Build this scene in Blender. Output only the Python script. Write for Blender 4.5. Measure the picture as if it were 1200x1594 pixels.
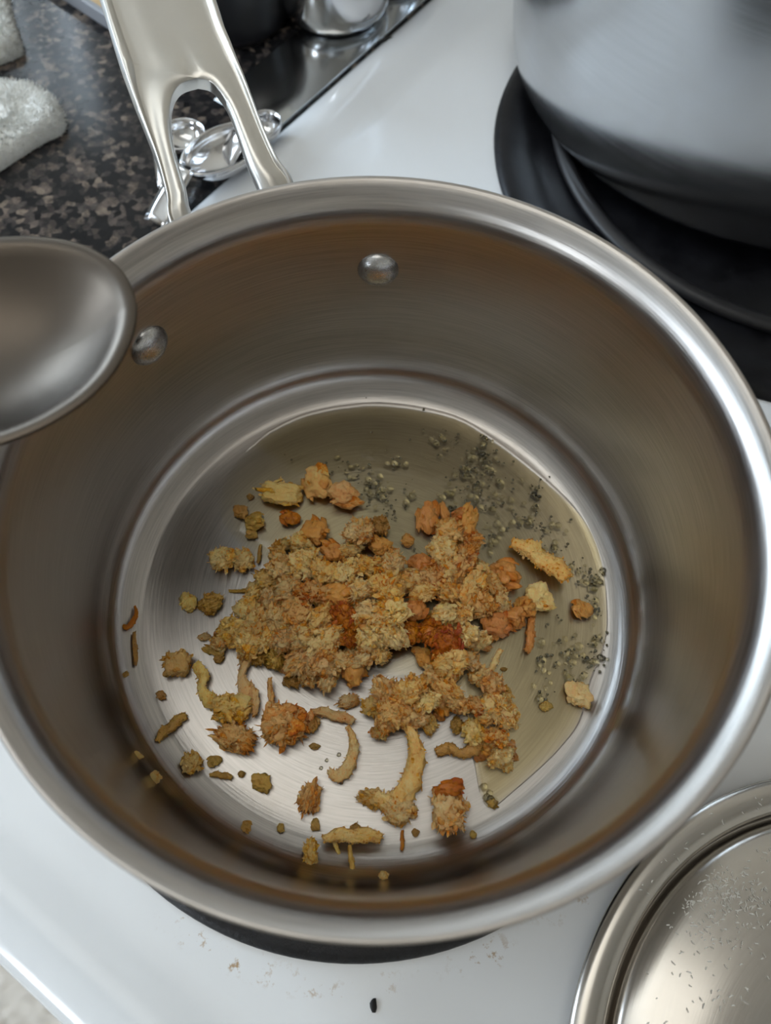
import bpy, bmesh, math, random
from mathutils import Vector, Matrix, noise
sc = bpy.context.scene
for o in list(bpy.data.objects): bpy.data.objects.remove(o)
COL = sc.collection
PI = math.pi

# ---------------------------------------------------------------- camera
# world: x runs along the front edge of the stove, y goes back to the wall, z = 0 is the inside bottom of the saucepan (metres)
YAW = math.radians(36.33)
F = 1200.0
CR = Matrix.Rotation(YAW, 3, 'Z') @ Matrix.Rotation(.4357, 3, 'X') @ Matrix.Rotation(-.0274, 3, 'Y')
CC = Matrix.Rotation(YAW, 3, 'Z') @ (Vector((-.0372, -.8788, 2.6)) * .11)
cam = bpy.data.cameras.new('camera'); camo = bpy.data.objects.new('camera', cam); COL.objects.link(camo)
camo.matrix_world = Matrix.Translation(CC) @ CR.to_4x4()
cam.sensor_fit = 'HORIZONTAL'; cam.sensor_width = 36; cam.lens = 36 * F / 1200
cam.clip_start = .01; cam.clip_end = 50
cam.dof.use_dof = True; cam.dof.focus_distance = .285; cam.dof.aperture_fstop = 13
sc.camera = camo

# ---------------------------------------------------------------- light
sc.view_settings.view_transform = 'Standard'; sc.view_settings.look = 'None'
sc.view_settings.gamma = 1; sc.view_settings.use_curve_mapping = False
sc.view_settings.exposure = 0.66
w = bpy.data.worlds.new('sky'); sc.world = w; w.use_nodes = True
w.node_tree.nodes['Background'].inputs[0].default_value = (.72, .86, 1, 1)
w.node_tree.nodes['Background'].inputs[1].default_value = 2.0

def area(name, loc, direction, sx, sy, power, col):
    l = bpy.data.lights.new(name, 'AREA'); l.shape = 'RECTANGLE'; l.size = sx; l.size_y = sy
    l.energy = power; l.color = col
    o = bpy.data.objects.new(name, l); COL.objects.link(o); o.location = loc
    o.rotation_euler = Vector(direction).to_track_quat('-Z', 'Y').to_euler()
    return o
XL, XR, YF, YB, ZF, ZC = -1.65, 1.5, -2.9, .56, -.93, 1.5
W1 = (-1.12, -.82, .42, .95)      # window in the back wall: x0, x1, z0, z1
W2 = (-1.75, -.35, -.75, 1.2)        # glass door in the left wall: y0, y1, z0, z1
W4 = (-.12, .42, .25, 1.15)         # unseen left-wall window added to brighten the rear stove: y0, y1, z0, z1
W3 = (-.90, -.42, .3, 1.25)           # window in the front wall, behind the cook: x0, x1, z0, z1
area('daylight_back_window', ((W1[0]+W1[1])/2, YB+.14, (W1[2]+W1[3])/2), (0, -1, -.15), W1[1]-W1[0]-.04, W1[3]-W1[2]-.04, 3.5, (.74, .87, 1))
area('daylight_front_window', ((W3[0]+W3[1])/2, YF-.14, (W3[2]+W3[3])/2), (0, 1, -.12), W3[1]-W3[0]-.04, W3[3]-W3[2]-.04, 13, (.84, .92, 1))
area('added_counter_fill_light', (XL-.14, (W4[0]+W4[1])/2, (W4[2]+W4[3])/2), (1, 0, -.25), W4[1]-W4[0]-.04, W4[3]-W4[2]-.04, 11, (.66, .83, 1))  # extra bluish fill added for the rear stove, towels and handle
area('added_overhead_fill', (-.35, -.10, ZC-.075), (0, 0, -1), 1.16, .56, .48, (1, .94, .84))  # soft overhead fill added to lift the pan floor and food
area('daylight_patio_door', (XL-.14, (W2[0]+W2[1])/2, (W2[2]+W2[3])/2), (1, 0, -.1), W2[1]-W2[0]-.04, W2[3]-W2[2]-.04, 22, (.76, .88, 1))

# ---------------------------------------------------------------- helpers
def at(u, v, z):
    """the point at height z seen at photograph position (u, v)"""
    d = CR @ Vector(((u-600)/F, -(v-797)/F, -1))
    return CC + d * ((z - CC.z) / d.z)
def on_plane(u, v, p, n):
    d = CR @ Vector(((u-600)/F, -(v-797)/F, -1))
    return CC + d * ((Vector(p) - CC).dot(Vector(n)) / d.dot(Vector(n)))
def link(name, me, m=None, parent=None, smooth=True):
    o = bpy.data.objects.new(name, me); COL.objects.link(o)
    if m: me.materials.append(m)
    if parent: o.parent = parent
    if smooth:
        for p in me.polygons: p.use_smooth = True
    return o
def mesh(name, vs, fs):
    me = bpy.data.meshes.new(name); me.from_pydata([tuple(v) for v in vs], [], fs); me.update(); return me
def tag(o, label=None, cat=None, group=None, kind=None):
    if label: o['label'] = label
    if cat: o['category'] = cat
    if group: o['group'] = group
    if kind: o['kind'] = kind
    return o
def empty(name, loc=(0, 0, 0)):
    o = bpy.data.objects.new(name, None); COL.objects.link(o); o.location = loc; o.empty_display_size = .02; return o
def lathe(name, prof, n, m, parent=None, loc=(0, 0, 0), closed=False):
    vs, fs = [], []; k = len(prof)
    for i in range(n):
        a = 2*PI*i/n
        for r, z in prof: vs.append((r*math.cos(a), r*math.sin(a), z))
    for i in range(n):
        j = (i+1) % n
        for q in range(k if closed else k-1):
            q2 = (q+1) % k
            fs.append((i*k+q, j*k+q, j*k+q2, i*k+q2))
    me = mesh(name, vs, fs); bm = bmesh.new(); bm.from_mesh(me)
    bmesh.ops.remove_doubles(bm, verts=bm.verts, dist=1e-6)
    bmesh.ops.recalc_face_normals(bm, faces=bm.faces); bm.to_mesh(me); bm.free()
    o = link(name, me, m, parent); o.location = loc; return o
def arc(cx, cz, rx, rz, a0, a1, n):
    return [(cx+rx*math.cos(math.radians(a0+(a1-a0)*i/n)), cz+rz*math.sin(math.radians(a0+(a1-a0)*i/n))) for i in range(n+1)]
def box(name, x0, x1, y0, y1, z0, z1, m, parent=None, bev=0):
    bm = bmesh.new(); bmesh.ops.create_cube(bm, size=1)
    for v in bm.verts:
        v.co = Vector((x0 if v.co.x < 0 else x1, y0 if v.co.y < 0 else y1, z0 if v.co.z < 0 else z1))
    if bev: bmesh.ops.bevel(bm, geom=bm.edges[:], offset=bev, segments=3, profile=.5, affect='EDGES')
    me = bpy.data.meshes.new(name); bm.to_mesh(me); bm.free()
    return link(name, me, m, parent, smooth=bool(bev))
def spline(ps, n):
    """Catmull-Rom through a list of vectors"""
    out = []
    for i in range(len(ps)-1):
        p0 = ps[max(i-1, 0)]; p1 = ps[i]; p2 = ps[i+1]; p3 = ps[min(i+2, len(ps)-1)]
        for k in range(n):
            t = k/n
            out.append(.5*((2*p1)+(p2-p0)*t+(2*p0-5*p1+4*p2-p3)*t*t+(3*p1-p0-3*p2+p3)*t*t*t))
    out.append(ps[-1].copy()); return out
def tube_data(ps, rad, n, cap=True, flat=1.0, up=Vector((0, 0, 1))):
    vs, fs = [], []
    for i, p in enumerate(ps):
        t = (ps[min(i+1, len(ps)-1)] - ps[max(i-1, 0)]).normalized()
        a = t.cross(up)
        if a.length < 1e-4: a = t.cross(Vector((1, 0, 0)))
        a.normalize(); b = t.cross(a).normalized()
        r = rad(i/(len(ps)-1)) if callable(rad) else rad
        for k in range(n):
            c = 2*PI*k/n; vs.append(p + a*(r*math.cos(c)) + b*(r*flat*math.sin(c)))
    for i in range(len(ps)-1):
        for k in range(n):
            k2 = (k+1) % n; fs.append((i*n+k, i*n+k2, (i+1)*n+k2, (i+1)*n+k))
    if cap:
        fs.append(tuple(range(n))[::-1]); fs.append(tuple((len(ps)-1)*n+k for k in range(n)))
    return vs, fs

# ---------------------------------------------------------------- materials
class N:
    def __init__(s, name):
        s.m = bpy.data.materials.new(name); s.m.use_nodes = True; s.t = s.m.node_tree
        s.b = s.t.nodes['Principled BSDF']; s.out = s.t.nodes['Material Output']
    def n(s, typ, **kw):
        x = s.t.nodes.new(typ)
        for k, v in kw.items(): setattr(x, k, v)
        return x
    def l(s, a, b): s.t.links.new(a, b)
    def coord(s, kind='Object'): return s.n('ShaderNodeTexCoord').outputs[kind]
    def mapping(s, src, scale=(1, 1, 1), rot=(0, 0, 0)):
        x = s.n('ShaderNodeMapping'); x.inputs['Scale'].default_value = scale; x.inputs['Rotation'].default_value = rot
        s.l(src, x.inputs['Vector']); return x.outputs[0]
    def noise(s, vec, scale, detail=4, rough=.55, dist=0, out='Fac'):
        x = s.n('ShaderNodeTexNoise'); s.l(vec, x.inputs['Vector'])
        x.inputs['Scale'].default_value = scale; x.inputs['Detail'].default_value = detail
        x.inputs['Roughness'].default_value = rough; x.inputs['Distortion'].default_value = dist
        return x.outputs[out]
    def ramp(s, fac, stops, interp='LINEAR'):
        x = s.n('ShaderNodeValToRGB'); r = x.color_ramp; r.interpolation = interp
        while len(r.elements) < len(stops): r.elements.new(.5)
        for e, (p, c) in zip(r.elements, stops):
            e.position = p; e.color = (c, c, c, 1) if not isinstance(c, tuple) else (*c, 1)
        s.l(fac, x.inputs[0]); return x.outputs[0]
    def math(s, op, a, b=None):
        x = s.n('ShaderNodeMath', operation=op)
        for i, q in enumerate((a, b)):
            if q is None: continue
            if isinstance(q, (int, float)): x.inputs[i].default_value = q
            else: s.l(q, x.inputs[i])
        return x.outputs[0]
    def mix(s, fac, a, b, mode='MIX'):
        x = s.n('ShaderNodeMix', data_type='RGBA', blend_type=mode)
        for i, q in ((0, fac), (6, a), (7, b)):
            if isinstance(q, (int, float)): x.inputs[i].default_value = q
            elif isinstance(q, tuple): x.inputs[i].default_value = (*q, 1)
            else: s.l(q, x.inputs[i])
        return x.outputs[2]
    def bump(s, h, strength=.3, dist=.001, normal=None):
        x = s.n('ShaderNodeBump'); x.inputs['Strength'].default_value = strength; x.inputs['Distance'].default_value = dist
        s.l(h, x.inputs['Height'])
        if normal: s.l(normal, x.inputs['Normal'])
        return x.outputs[0]
    def set(s, **kw):
        for k, v in kw.items():
            i = s.b.inputs[k.replace('_', ' ')]
            if isinstance(v, (int, float)): i.default_value = v
            elif isinstance(v, tuple): i.default_value = (*v, 1) if len(v) == 3 else v
            else: s.l(v, i)
        return s

def mat_plain(name, col, rough=.5, metal=0, **kw):
    m = N(name); m.set(Base_Color=col, Roughness=rough, Metallic=metal, **kw); return m.m

def radial_coords(m):
    """radius, height and angle about the object's own z axis"""
    sep = m.n('ShaderNodeSeparateXYZ'); m.l(m.coord(), sep.inputs[0])
    r = m.math('SQRT', m.math('ADD', m.math('MULTIPLY', sep.outputs[0], sep.outputs[0]), m.math('MULTIPLY', sep.outputs[1], sep.outputs[1])))
    return r, sep.outputs[2], m.math('ARCTAN2', sep.outputs[1], sep.outputs[0])

def mat_brushed(name, col, rough, aniso, ring=1.0, fine=900, stain=.12, bstr=.15):
    """steel brushed round the object's z axis: fine rings, slight smears and specks"""
    m = N(name); r, z, a = radial_coords(m)
    cmb = m.n('ShaderNodeCombineXYZ'); m.l(m.math('MULTIPLY', r, fine), cmb.inputs[0])
    m.l(m.math('MULTIPLY', z, fine), cmb.inputs[1]); m.l(m.math('MULTIPLY', a, 2.2*ring), cmb.inputs[2])
    lines = m.noise(cmb.outputs[0], 1.6, 3, .6)
    smear = m.noise(m.coord(), 22, 4, .6, .6)
    c = m.mix(m.ramp(lines, [(.35, 0.0), (.65, 1.0)]), tuple(x*(1-stain) for x in col), col)
    c = m.mix(m.ramp(smear, [(.42, 0.0), (.62, .5)]), c, tuple(min(1, x*f) for x, f in zip(col, (.96, .94, .91))))
    m.set(Base_Color=c, Metallic=1.0, Anisotropic=aniso)
    m.set(Roughness=m.math('ADD', m.math('MULTIPLY', smear, .14), m.math('ADD', m.math('MULTIPLY', lines, .10), rough-.10)))
    tg = m.n('ShaderNodeTangent', direction_type='RADIAL', axis='Z'); m.l(tg.outputs[0], m.b.inputs['Tangent'])
    m.l(m.bump(lines, bstr, .0003), m.b.inputs['Normal'])
    return m.m
STEEL_PAN = mat_brushed('brushed_steel_pan', (.51, .48, .455), .30, .75, stain=.22)
STEEL_RIVET = mat_brushed('steel_rivet', (.66, .66, .67), .26, .2, fine=3000)
STEEL_LID = mat_brushed('steel_lid', (.60, .575, .54), .20, .35, stain=.06, bstr=.04)
STEEL_POT = mat_brushed('steel_stockpot', (.60, .62, .645), .19, .15, fine=260, stain=.05, bstr=.02)

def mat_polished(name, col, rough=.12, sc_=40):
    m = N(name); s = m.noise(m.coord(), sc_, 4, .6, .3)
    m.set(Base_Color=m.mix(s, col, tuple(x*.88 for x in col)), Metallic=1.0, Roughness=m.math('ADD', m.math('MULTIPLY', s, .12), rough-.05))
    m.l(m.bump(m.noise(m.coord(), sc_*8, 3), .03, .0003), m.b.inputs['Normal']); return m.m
STEEL_HANDLE = mat_polished('satin_steel_handle', (.70, .68, .64), .30)
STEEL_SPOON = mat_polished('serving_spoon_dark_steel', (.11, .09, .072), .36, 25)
STEEL_SHINY = mat_polished('shiny_steel', (.78, .78, .79), .12)
STEEL_TRAY = mat_polished('mirror_tray', (.50, .52, .53), .14)

def mat_enamel():
    m = N('white_enamel'); co = m.coord()
    # old cooking stains scorched in a broken ring outside the front burner
    sep = m.n('ShaderNodeSeparateXYZ'); m.l(co, sep.inputs[0])
    dx = m.math('ADD', sep.outputs[0], .0021); dy = m.math('ADD', sep.outputs[1], .0063)
    r = m.math('SQRT', m.math('ADD', m.math('MULTIPLY', dx, dx), m.math('MULTIPLY', dy, dy)))
    rr = m.math('ADD', r, m.math('MULTIPLY', m.math('ADD', m.noise(co, 40, 4), -.5), .010))
    band = m.ramp(m.math('MULTIPLY', rr, 4), [(.478, 0.0), (.484, 1.0), (.515, 1.0), (.525, 0.0)])
    spots = m.ramp(m.noise(co, 190, 5, .75), [(.56, 0.0), (.64, 1.0)])
    st = m.math('MULTIPLY', m.math('MULTIPLY', band, spots), m.ramp(m.noise(co, 17, 2), [(.45, 0.0), (.55, 1.0)]))
    faint = m.ramp(m.noise(co, 9, 5, .6), [(.3, (.80, .81, .82)), (.7, (.84, .85, .86))])
    m.set(Base_Color=m.mix(st, faint, (.42, .27, .13)), Roughness=m.math('ADD', m.math('MULTIPLY', m.noise(co, 60, 3), .12), .13))
    m.set(Coat_Weight=.3, Coat_Roughness=.08); m.l(m.bump(m.noise(co, 18, 2), .03, .002), m.b.inputs['Normal']); return m.m
ENAMEL = mat_enamel()

def mat_black_enamel(name, gloss=.3, grain=500):
    m = N(name); n_ = m.noise(m.coord(), grain, 4, .7)
    m.set(Base_Color=m.ramp(n_, [(.35, (.002, .002, .003)), (.75, (.012, .012, .015))]), Roughness=m.math('ADD', m.math('MULTIPLY', n_, .3), gloss-.1))
    m.l(m.bump(n_, .5, .0008), m.b.inputs['Normal']); return m.m
BLACK_PAN = mat_black_enamel('black_speckled_drip_pan', .28)
BLACK_SMOOTH = mat_black_enamel('black_smooth_drip_pan', .36, 60); BLACK_SMOOTH.node_tree.nodes['Principled BSDF'].inputs['Specular IOR Level'].default_value = .3
COIL = mat_plain('burner_coil', (.014, .013, .014), .42)
BLACK_PLASTIC = mat_plain('black_plastic', (.012, .012, .014), .3)

def mat_granite():
    m = N('granite'); co = m.coord()
    wv = m.n('ShaderNodeMix', data_type='VECTOR'); wv.inputs[0].default_value = .004
    m.l(co, wv.inputs[4]); m.l(m.noise(co, 160, 3, .6, 0, 'Color'), wv.inputs[5])
    v = m.n('ShaderNodeTexVoronoi', feature='SMOOTH_F1'); v.inputs['Scale'].default_value = 260; v.inputs['Smoothness'].default_value = .35
    m.l(wv.outputs[1], v.inputs['Vector'])
    sepc = m.n('ShaderNodeSeparateColor'); m.l(v.outputs['Color'], sepc.inputs[0])
    c = m.ramp(sepc.outputs[0], [(.0, (.008, .008, .009)), (.36, (.018, .017, .018)), (.5, (.055, .046, .042)), (.66, (.10, .085, .078)), (.80, (.16, .125, .105)), (.93, (.24, .19, .15))])
    big = m.ramp(m.noise(co, 70, 5, .7), [(.40, 0.0), (.56, 1.0)])
    c = m.mix(m.math('MULTIPLY', big, .75), c, (.014, .014, .016))
    m.set(Base_Color=c, Roughness=.15, Specular_IOR_Level=.28); return m.m
GRANITE = mat_granite()

def mat_terry():
    m = N('white_terry'); n_ = m.noise(m.coord(), 260, 4, .7)
    m.set(Base_Color=m.ramp(n_, [(.3, (.80, .79, .74)), (.7, (.93, .93, .90))]), Roughness=.95, Sheen_Weight=.4)
    m.l(m.bump(n_, .9, .002), m.b.inputs['Normal']); return m.m
TERRY = mat_terry()

def mat_food(name, stops, rough, wet):
    m = N(name); co = m.coord(); info = m.n('ShaderNodeObjectInfo')
    add = m.n('ShaderNodeVectorMath', operation='ADD'); m.l(co, add.inputs[0])
    cmb = m.n('ShaderNodeCombineXYZ')
    for i in range(3): m.l(m.math('MULTIPLY', info.outputs['Random'], 9.7+i), cmb.inputs[i])
    m.l(cmb.outputs[0], add.inputs[1]); vec = add.outputs[0]
    big = m.noise(vec, 1.15, 4, .65, .6); fine = m.noise(vec, 11, 4, .75)
    f = m.math('ADD', m.math('MULTIPLY', big, .62), m.math('MULTIPLY', fine, .38))
    c = m.ramp(f, stops)
    geo = m.n('ShaderNodeNewGeometry')
    c = m.mix(m.ramp(geo.outputs['Random Per Island'], [(0, 0.0), (.30, 0.0), (1, .75)]), c, stops[-1][1])
    hsv = m.n('ShaderNodeHueSaturation'); hsv.inputs['Saturation'].default_value = 1.22; m.l(c, hsv.inputs['Color'])
    m.l(m.math('ADD', m.math('MULTIPLY', info.outputs['Random'], .016), .4785), hsv.inputs['Hue'])
    m.l(m.math('ADD', m.math('MULTIPLY', info.outputs['Random'], .35), 1.18), hsv.inputs['Value'])
    m.set(Base_Color=hsv.outputs[0], Roughness=rough, Subsurface_Weight=.25, Subsurface_Scale=.0015, Coat_Weight=wet, Coat_Roughness=.25)
    m.b.inputs['Subsurface Radius'].default_value = (1, .5, .25)
    m.l(m.bump(fine, .9, .0008), m.b.inputs['Normal']); return m.m
ORANGE = mat_food('fried_crumb_orange', [(.34, (.36, .10, .025)), (.42, (.62, .25, .07)), (.50, (.84, .48, .18)), (.60, (.94, .69, .36))], .6, .1)
TAN = mat_food('fried_crumb_tan', [(.34, (.46, .17, .05)), (.42, (.74, .38, .13)), (.50, (.90, .58, .24)), (.60, (.96, .76, .43))], .65, .05)
YELLOW = mat_food('fried_crumb_yellow', [(.34, (.48, .22, .06)), (.42, (.72, .41, .12)), (.50, (.88, .58, .20)), (.60, (.95, .74, .38))], .6, .1)
OLIVE = mat_food('soaked_crumb_olive', [(.34, (.24, .13, .04)), (.44, (.42, .25, .08)), (.54, (.58, .37, .13)), (.64, (.72, .51, .22))], .4, .4)
WET = mat_food('soaked_crumb_orange', [(.30, (.40, .14, .045)), (.42, (.60, .26, .09)), (.54, (.74, .38, .15)), (.66, (.82, .50, .23))], .35, .5)
RED = mat_food('browned_crumb_red', [(.30, (.26, .060, .012)), (.45, (.42, .12, .03)), (.6, (.58, .22, .06)), (.7, (.72, .38, .14))], .35, .5)

def mat_oil():
    m = N('cooking_oil'); co = m.coord()
    tr = m.n('ShaderNodeBsdfTransparent'); at_ = m.n('ShaderNodeAttribute', attribute_name='depth'); m.l(m.mix(at_.outputs['Fac'], (1, 1, 1), (.89, .835, .66)), tr.inputs[0])
    gl = m.n('ShaderNodeBsdfGlossy'); gl.inputs['Roughness'].default_value = .03
    fr = m.n('ShaderNodeFresnel'); fr.inputs[0].default_value = 1.47
    nm = m.bump(m.noise(co, 55, 2), .12, .002); m.l(nm, gl.inputs['Normal']); m.l(nm, fr.inputs['Normal'])
    mx = m.n('ShaderNodeMixShader'); m.l(fr.outputs[0], mx.inputs[0]); m.l(tr.outputs[0], mx.inputs[1]); m.l(gl.outputs[0], mx.inputs[2])
    m.l(mx.outputs[0], m.out.inputs['Surface']); return m.m
OIL = mat_oil()
def mat_bubble():
    m = N('oil_bubble'); m.set(Base_Color=(.80, .78, .62), Roughness=.04, IOR=1.45, Transmission_Weight=1.0); return m.m
BUBBLE = mat_bubble()
SPECK = mat_plain('soaked_speck', (.17, .155, .10), .4)
PLASTER = mat_plain('cream_plaster', (.50, .45, .38), .9)
CEIL = mat_plain('ceiling_paint', (.50, .46, .41), .95)
def mat_wood(name, a, b, sx=6):
    m = N(name); v = m.mapping(m.coord(), (sx*6, sx, sx*6)); n_ = m.noise(v, 3, 5, .6, .8)
    m.set(Base_Color=m.ramp(n_, [(.35, a), (.65, b)]), Roughness=.45); m.l(m.bump(n_, .1, .001), m.b.inputs['Normal']); return m.m
OAK = mat_wood('oak_cabinet', (.20, .10, .045), (.34, .19, .09), 1)
BOARD = mat_wood('cutting_board_wood', (.42, .27, .12), (.60, .42, .22), 4)
GREY_RUBBER = mat_plain('grey_rubber', (.30, .31, .34), .5)
WHITE_TRIM = mat_plain('white_trim', (.78, .78, .76), .4)
def mat_vinyl():
    m = N('beige_floor_tile'); n_ = m.noise(m.coord(), 30, 5, .6)
    br = m.n('ShaderNodeTexBrick'); m.l(m.coord(), br.inputs['Vector']); br.inputs['Scale'].default_value = 3.2
    br.offset = 0; br.inputs['Mortar Size'].default_value = .012; br.inputs['Brick Width'].default_value = 1; br.inputs['Row Height'].default_value = 1
    br.inputs['Mortar'].default_value = (.38, .34, .28, 1)
    m.l(m.ramp(n_, [(.3, (.58, .53, .45)), (.7, (.70, .66, .58))]), br.inputs['Color1']); m.l(m.ramp(n_, [(.3, (.55, .50, .43)), (.7, (.68, .64, .56))]), br.inputs['Color2'])
    m.set(Base_Color=br.outputs[0], Roughness=.35); return m.m
VINYL = mat_vinyl()
RUG = mat_plain('cream_rug_pile', (.66, .61, .54), .95)
ADDED_LIGHT = N('added_light_diffuser'); ADDED_LIGHT.set(Base_Color=(.9, .88, .82), Emission_Color=(1, .94, .84), Emission_Strength=.55); ADDED_LIGHT = ADDED_LIGHT.m  # glowing face of the added overhead panel
GLASS = N('window_glass')
_t = GLASS.n('ShaderNodeBsdfTransparent'); _g = GLASS.n('ShaderNodeBsdfGlossy'); _g.inputs['Roughness'].default_value = 0
_x = GLASS.n('ShaderNodeMixShader'); _x.inputs[0].default_value = .05
GLASS.l(_t.outputs[0], _x.inputs[1]); GLASS.l(_g.outputs[0], _x.inputs[2]); GLASS.l(_x.outputs[0], GLASS.out.inputs['Surface']); GLASS = GLASS.m

# ---------------------------------------------------------------- the room
def struct(o): o['kind'] = 'structure'; return o
T = .12
struct(box('floor', XL-T, XR+T, YF-T, YB+T, ZF-.1, ZF, VINYL))
struct(box('ceiling', XL-T, XR+T, YF-T, YB+T, ZC, ZC+.1, CEIL))
struct(box('wall_right', XR, XR+T, YF-T, YB+T, ZF, ZC, PLASTER))
def wall_hole(name, fixed, a0, a1, h0, h1, hole, axis):
    b = bmesh.new()
    def add(p0, p1, q0, q1):
        r = bmesh.ops.create_cube(b, size=1)['verts']
        for v in r:
            p = p0 if v.co.x < 0 else p1; t = fixed[0] if v.co.y < 0 else fixed[1]; z = q0 if v.co.z < 0 else q1
            v.co = Vector((p, t, z)) if axis == 'x' else Vector((t, p, z))
    add(a0, hole[0], h0, h1); add(hole[1], a1, h0, h1); add(hole[0], hole[1], h0, hole[2]); add(hole[0], hole[1], hole[3], h1)
    bmesh.ops.recalc_face_normals(b, faces=b.faces)
    me = bpy.data.meshes.new(name); b.to_mesh(me); b.free(); return struct(link(name, me, PLASTER, smooth=False))
wall_hole('wall_back', (YB, YB+T), XL, XR, ZF, ZC, W1, 'x')
wall_hole('wall_front', (YF-T, YF), XL, XR, ZF, ZC, W3, 'x')
wall_hole('wall_left', (XL-T, XL), YF, YB+T, ZF, ZC, W2, 'y')
def extra_hole(o, y0, y1, z0, z1):
    """rebuild the left wall as bands round both of its openings"""
    b = bmesh.new()
    for p0, p1, q0, q1 in ((YF, W2[0], ZF, ZC), (W2[0], W2[1], ZF, W2[2]), (W2[0], W2[1], W2[3], ZC), (W2[1], y0, ZF, ZC), (y0, y1, ZF, z0), (y0, y1, z1, ZC), (y1, YB+T, ZF, ZC)):
        for v in bmesh.ops.create_cube(b, size=1)['verts']:
            v.co = Vector((XL-T if v.co.x < 0 else XL, p0 if v.co.y < 0 else p1, q0 if v.co.z < 0 else q1))
    b.to_mesh(o.data); b.free()
extra_hole(bpy.data.objects['wall_left'], *W4)
def glazed(name, x0, x1, z0, z1, axis, fixed, bars):
    root = empty(name); struct(root)
    def put(nm, p0, p1, q0, q1, m, th):
        if axis == 'x': return box(nm, p0, p1, fixed-th, fixed+th, q0, q1, m, root)
        return box(nm, fixed-th, fixed+th, p0, p1, q0, q1, m, root)
    f = .045
    put('frame', x0, x1, z0, z0+f, WHITE_TRIM, .03); put('frame', x0, x1, z1-f, z1, WHITE_TRIM, .03)
    put('frame', x0, x0+f, z0+f, z1-f, WHITE_TRIM, .03); put('frame', x1-f, x1, z0+f, z1-f, WHITE_TRIM, .03)
    for b in range(1, bars):
        xm = x0+(x1-x0)*b/bars; put('mullion', xm-.02, xm+.02, z0+f, z1-f, WHITE_TRIM, .02)
    put('pane', x0+f, x1-f, z0+f, z1-f, GLASS, .003)
glazed('window_1', *W1[:2], *W1[2:], 'x', YB+T/2, 2)
glazed('window_2', *W3[:2], *W3[2:], 'x', YF-T/2, 2)
glazed('added_fill_window', *W4[:2], *W4[2:], 'y', XL-T/2, 1)  # unseen opening added for the extra fill from the left
glazed('door_1', *W2[:2], *W2[2:], 'y', XL-T/2, 2)

cl = empty('added_ceiling_light', (-.35, -.10, ZC)); tag(cl, 'unseen rectangular light box added under the ceiling to brighten the pan', 'lamp')  # unseen panel added so more light reaches the pan from above
for nm_, bx_, m_ in (('housing', (-.96, .26, -.41, .21, ZC-.04, ZC), WHITE_TRIM), ('diffuser', (-.93, .23, -.38, .18, ZC-.07, ZC-.04), ADDED_LIGHT)):
    o_ = box(nm_, *bx_, m_, None, .004); o_.parent = cl; o_.matrix_parent_inverse = Matrix.Translation(-Vector(cl.location))

# ---------------------------------------------------------------- stove
SX0, SX1, SY0, SY1, SZ = -.2050, .55, -.175, .45, -.013
stove = empty('stove', (0, 0, ZF)); tag(stove, 'white enamel electric stove with coil burners under the saucepan', 'stove')
def part(o, p): o.parent = p; o.matrix_parent_inverse = Matrix.Translation(-Vector(p.location)); return o
def rrect(x0, x1, y0, y1, d, rad, n=10):
    x0 += d; x1 -= d; y0 += d; y1 -= d; r = max(rad-d, .004); out = []
    for cx, cy, a0 in ((x1-r, y0+r, -90), (x1-r, y1-r, 0), (x0+r, y1-r, 90), (x0+r, y0+r, 180)):
        for i in range(n+1):
            a = math.radians(a0+90*i/n); out.append((cx+r*math.cos(a), cy+r*math.sin(a)))
    return out
def loops_mesh(name, loops, m, cap=True, capb=False):
    n = len(loops[0]); vs = [v for L in loops for v in L]; fs = []
    for i in range(len(loops)-1):
        for k in range(n):
            k2 = (k+1) % n; fs.append((i*n+k, i*n+k2, (i+1)*n+k2, (i+1)*n+k))
    if cap: fs.append(tuple((len(loops)-1)*n+k for k in range(n)))
    if capb: fs.append(tuple(range(n))[::-1])
    return link(name, mesh(name, vs, fs), m)
prof = [(.000, -.040), (0, -.006), (.0004, -.003), (.0018, -.0006), (.0048, .0016), (.009, .0032), (.013, .0042), (.017, .0045), (.022, .0036), (.030, .0012), (.038, 0)]
top = loops_mesh('cooktop', [[(x, y, SZ+h) for x, y in rrect(SX0, SX1, SY0, SY1, d, .022)] for d, h in prof], ENAMEL)
part(top, stove)
part(box('oven_body', SX0+.006, SX1-.006, SY0+.03, SY1, ZF, SZ-.041, ENAMEL), stove)
part(box('oven_door', SX0+.012, SX1-.012, SY0+.004, SY0+.029, ZF+.2, SZ-.10, ENAMEL, bev=.004), stove)
v, f = tube_data([Vector((SX0+.08, SY0+.003, SZ-.13)), Vector((SX0+.08, SY0-.018, SZ-.13)), Vector((SX1-.08, SY0-.018, SZ-.13)), Vector((SX1-.08, SY0+.003, SZ-.13))], .007, 10)
part(link('oven_handle', mesh('h', v, f), WHITE_TRIM), stove)

def ring_prof(R, r_in, h, depth):
    return [(R, 0), (R-.0006, h*.6), (R-.003, h), (R-.009, h), (R-.013, h*.5), (r_in, 0), (r_in-.012, -depth*.5), (r_in-.03, -depth), (.02, -depth), (0, -depth)]
P2 = YAWM = Matrix.Rotation(YAW, 3, 'Z')
b1 = P2 @ Vector((-.0054, -.0038, 0)); b2 = P2 @ Vector((.231, .256, 0))
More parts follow.
